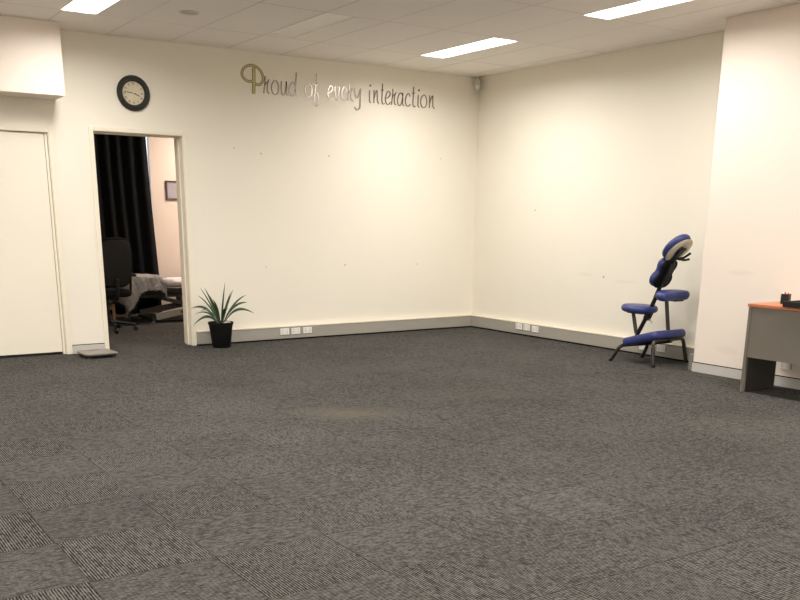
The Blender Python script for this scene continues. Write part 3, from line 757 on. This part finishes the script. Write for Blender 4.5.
bm = B(); box(bm, -.16, .10, -.10, .10, .16, .34); obj('motor_box', bm, M['lift'], t, bevel=.01)
# sheet
bm = B(); n1, n2 = 40, 20; g_ = {}
for i in range(n1+1):
    for j in range(n2+1):
        x = -.915+1.83*i/n1; y = -.325+.65*j/n2
        g_[i, j] = bm.verts.new((x-2.75, y+2.60, ts+.015+.004*math.sin(x*31+y*17)+.003*math.sin(y*41)))
for i in range(n1):
    for j in range(n2):
        if g_[i, j].co.x < -3.20: continue
        bm.faces.new((g_[i, j], g_[i+1, j], g_[i+1, j+1], g_[i, j+1]))
bmesh.ops.delete(bm, geom=[v for v in bm.verts if not v.link_faces], context='VERTS')
o = obj('sheet', bm, M['sheet'], smooth=True, origin=(-2.75, 2.60, ts)); sd = o.modifiers.new('thick', 'SOLIDIFY'); sd.thickness = .005; sd.offset = 1
tag(o, 'white sheet spread over the massage table', 'sheet')
bm = B(); pad(bm, ell(.17, .048, 32, .7), .002, .155, Matrix.Translation((-3.43, 2.862, ts)), .35, 6)
for v in bm.verts: v.co.z += .004*math.sin(v.co.x*33)*(v.co.z > ts+.06)
o = obj('towel', bm, M['sheet'], smooth=True, origin=(-3.43, 2.862, ts+.002)); tag(o, 'rolled white towel just showing behind the grey fur throw', 'towel')
# pillow
bm = B(); pad(bm, ell(.26, .20, 40, .5), .036, .122, Matrix.Translation((-2.90, 2.44, ts)), .8, 7)
for v in bm.verts: v.co.z += .006*math.sin(v.co.x*60+v.co.y*35) + .004*math.sin(v.co.x*25-v.co.y*70)
o = obj('pillow', bm, M['sheet'], smooth=True, origin=(-2.90, 2.44, ts+.036)); tag(o, 'white crumpled pillow on the massage table beside the grey fur throw', 'pillow')
# grey fur throw: bundled on the table end and hanging over the front and the end
rnd = random.Random(3)
def nz(x, y, z=0): return math.sin(x*19+y*7+z)*.5+math.sin(y*23-x*11+2*z)*.35+math.sin((x+y)*47)*.2
t = thing('fur_throw', 'fluffy grey fur throw bundled over the near end of the massage table', 'throw', (-3.36, 2.50, ts))
bm = B(); n1, n2 = 60, 60; g_ = {}
X0, X1, Y0, Y1 = -3.705, -3.22, 2.225, 2.83
for i in range(n1+1):
    for j in range(n2+1):
        u = -.35+1.42*i/n1 - .07; v = -.42+1.30*j/n2      # cloth coordinates
        u = min(u, 1.0)
        x = X0+(X1-X0)*max(0, u); y = Y0+(Y1-Y0)*max(0, v); zt = ts+.056+.10*min(1, (1.0-u)/.16)**.6*min(1, .45+max(0, u)*2)*(1-.35*max(0, v-.5))
        dropu = max(0, -u)*.62; dropv = max(0, -v)/.42*(.15+.20*math.exp(-(max(0, u)/.30)**2))
        z = zt - dropu - dropv
        if u < 0: x -= .035+.02*nz(y*2, z)
        if v < 0: y -= .045+.02*nz(x*2, z)
        z += .010*nz(x*1.3, y*1.3)
        z = max(z, .10)
        g_[i, j] = bm.verts.new((x+3.36+rnd.uniform(-.004, .004), y-2.50+rnd.uniform(-.004, .004), z-ts+rnd.uniform(-.006, .006)))
for i in range(n1):
    for j in range(n2): bm.faces.new((g_[i, j], g_[i+1, j], g_[i+1, j+1], g_[i, j+1]))
edge = [g_[i, 0].co.copy() for i in range(n1+1)] + [g_[0, j].co.copy() for j in range(n2+1)]
o = obj('fur_cloth', bm, M['fur'], t, smooth=True); sd = o.modifiers.new('thick', 'SOLIDIFY'); sd.thickness = .02; sd.offset = -1
def tufts(name, pts, mat, L, cnt, down):
    bm = B()
    for p in pts:
        for _ in range(cnt):
            d = Vector((rnd.gauss(0, .5)-.2, rnd.gauss(0, .5)-.45, rnd.gauss(-down, .4))).normalized()*L*rnd.uniform(.6, 1.2)
            s = d.cross(Vector((rnd.random(), rnd.random(), 1))).normalized()*.0045
            q = p + Vector((rnd.uniform(-.01, .01), rnd.uniform(-.01, .01), rnd.uniform(-.01, .01)))
            a, b_, c2, tip = bm.verts.new(q-s), bm.verts.new(q+s), bm.verts.new(q+d.cross(s).normalized()*.006), bm.verts.new(q+d)
            bm.faces.new((a, b_, tip)); bm.faces.new((b_, c2, tip)); bm.faces.new((c2, a, tip)); bm.faces.new((a, c2, b_))
    o = obj(name, bm, mat, t); o['kind'] = 'stuff'; return o
surf = [g for k, g in [((i, j), o.data.vertices[i*(n2+1)+j].co.copy()) for i in range(0, n1+1, 2) for j in range(0, n2+1, 2)]]
tufts('fur_pile', surf, M['fur'], .035, 3, .2)
fr = tufts('fur_fringe', edge, M['furdk'], .060, 9, .7)
# office chair
t = thing('office_chair', 'black swivel office chair just inside the open doorway', 'office chair', (-4.105, 1.70, 0), math.radians(98))
bm = B(); pad(bm, ell(.24, .24, 36, .45), .405, .485, Matrix.Identity(4), .45); obj('seat', bm, M['blackfab'], t, smooth=True)
BK = Matrix.Translation((-.245, 0, .80)) @ Matrix.Rotation(-.12, 4, 'Y') @ Matrix(((0, 0, 1, 0), (1, 0, 0, 0), (0, 1, 0, 0), (0, 0, 0, 1)))
bm = B(); pad(bm, ell(.215, .285, 40, .5), -.028, .035, BK, .4); obj('backrest', bm, M['blackfab'], t, smooth=True)
bm = B(); pad(bm, ell(.190, .26, 40, .5), -.044, -.029, BK, .4); obj('back_shell', bm, M['black'], t, smooth=True)
bm = B(); tube(bm, fillet([(-.05, 0, .385), (-.28, 0, .385), (-.30, 0, .62)], .06), .022, 10); obj('back_bar', bm, M['black'], t, smooth=True)
for s in (-1, 1):
    bm = B(); tube(bm, fillet([(-.02, s*.20, .40), (-.02, s*.285, .41), (-.05, s*.285, .63)], .03), .014, 10); a = obj('arm', bm, M['black'], t, smooth=True)
    bm = B(); box(bm, -.16, .10, s*.285-.028, s*.285+.028, .632, .660); obj('arm_pad', bm, M['black'], a, bevel=.010)
bm = B(); lathe(bm, [(0, .09), (.035, .09), (.035, .16), (.022, .17), (.022, .404), (0, .404)], 18); obj('column', bm, M['blacksatin'], t, smooth=True)
for k in range(5):
    a = 2*PI*k/5+.45; c_, s_ = math.cos(a), math.sin(a)
    bm = B(); tube(bm, [(c_*.03, s_*.03, .115), (c_*.30, s_*.30, .078)], [.024, .015], 10); f = obj('base_arm', bm, M['black'], t, smooth=True)
    bm = B(); T = Matrix.Translation((c_*.30, s_*.30, .031)) @ Matrix.Rotation(a, 4, 'Z') @ Matrix.Rotation(PI/2, 4, 'X')
    lathe(bm, [(0, -.018), (.026, -.018), (.030, -.012), (.030, .012), (.026, .018), (0, .018)], 18, T); obj('caster', bm, M['black'], f, smooth=True)
# pale timber chair with a green cushion
t = thing('timber_chair', 'pale timber chair with a sage green cushion half hidden behind the office chair', 'chair', (-4.055, 2.50, 0), 0)
for (x, y, h) in ((.19, -.19, .26), (.19, .19, .26), (-.19, -.19, .58), (-.19, .19, .58)):
    bm = B(); box(bm, x-.018, x+.018, y-.018, y+.018, .001, h); obj('leg', bm, M['tan'], t, bevel=.003)
bm = B(); box(bm, -.17, .17, -.21, -.175, .19, .24); box(bm, -.17, .17, .175, .21, .19, .24); box(bm, .175, .205, -.17, .17, .19, .24); box(bm, -.205, -.175, -.17, .17, .19, .24); obj('seat_rail', bm, M['tan'], t, bevel=.003)
bm = B(); pad(bm, ell(.20, .20, 32, .3), .262, .325, Matrix.Identity(4), .4); obj('cushion', bm, M['green'], t, smooth=True)
bm = B(); box(bm, -.205, -.178, -.17, .17, .50, .57); obj('back_rail', bm, M['tan'], t, bevel=.003)

# ------------------------------------------------------------------ world, camera, view
w = bpy.data.worlds.new('world'); sc.world = w; w.use_nodes = True
w.node_tree.nodes['Background'].inputs[0].default_value = (.6, .7, .8, 1); w.node_tree.nodes['Background'].inputs[1].default_value = .05
cam = bpy.data.cameras.new('camera'); co = bpy.data.objects.new('camera', cam); COL.objects.link(co); sc.camera = co
yaw, pitch, roll = math.radians(56.35457), math.radians(-15.48710), math.radians(.5640476)
fw = Vector((math.cos(pitch)*math.cos(yaw), math.cos(pitch)*math.sin(yaw), math.sin(pitch)))
r0 = Vector((math.sin(yaw), -math.cos(yaw), 0)); u0 = r0.cross(fw)
r = r0*math.cos(roll)+u0*math.sin(roll); u = u0*math.cos(roll)-r0*math.sin(roll)
Mx = Matrix((r, u, -fw)).transposed().to_4x4(); Mx.translation = (-7.27598, -9.31422, 1.31663); co.matrix_world = Mx
cam.sensor_fit = 'HORIZONTAL'; cam.sensor_width = 36; cam.lens = 915.96/800*36; cam.shift_x = 0; cam.shift_y = (472.655-300)/800
cam.clip_start = .05; cam.clip_end = 60
vs = sc.view_settings; vs.view_transform = 'Standard'; vs.look = 'None'; vs.gamma = 1; vs.use_curve_mapping = False; vs.exposure = -0.04
sc.cycles.max_bounces = 8; sc.cycles.diffuse_bounces = 6
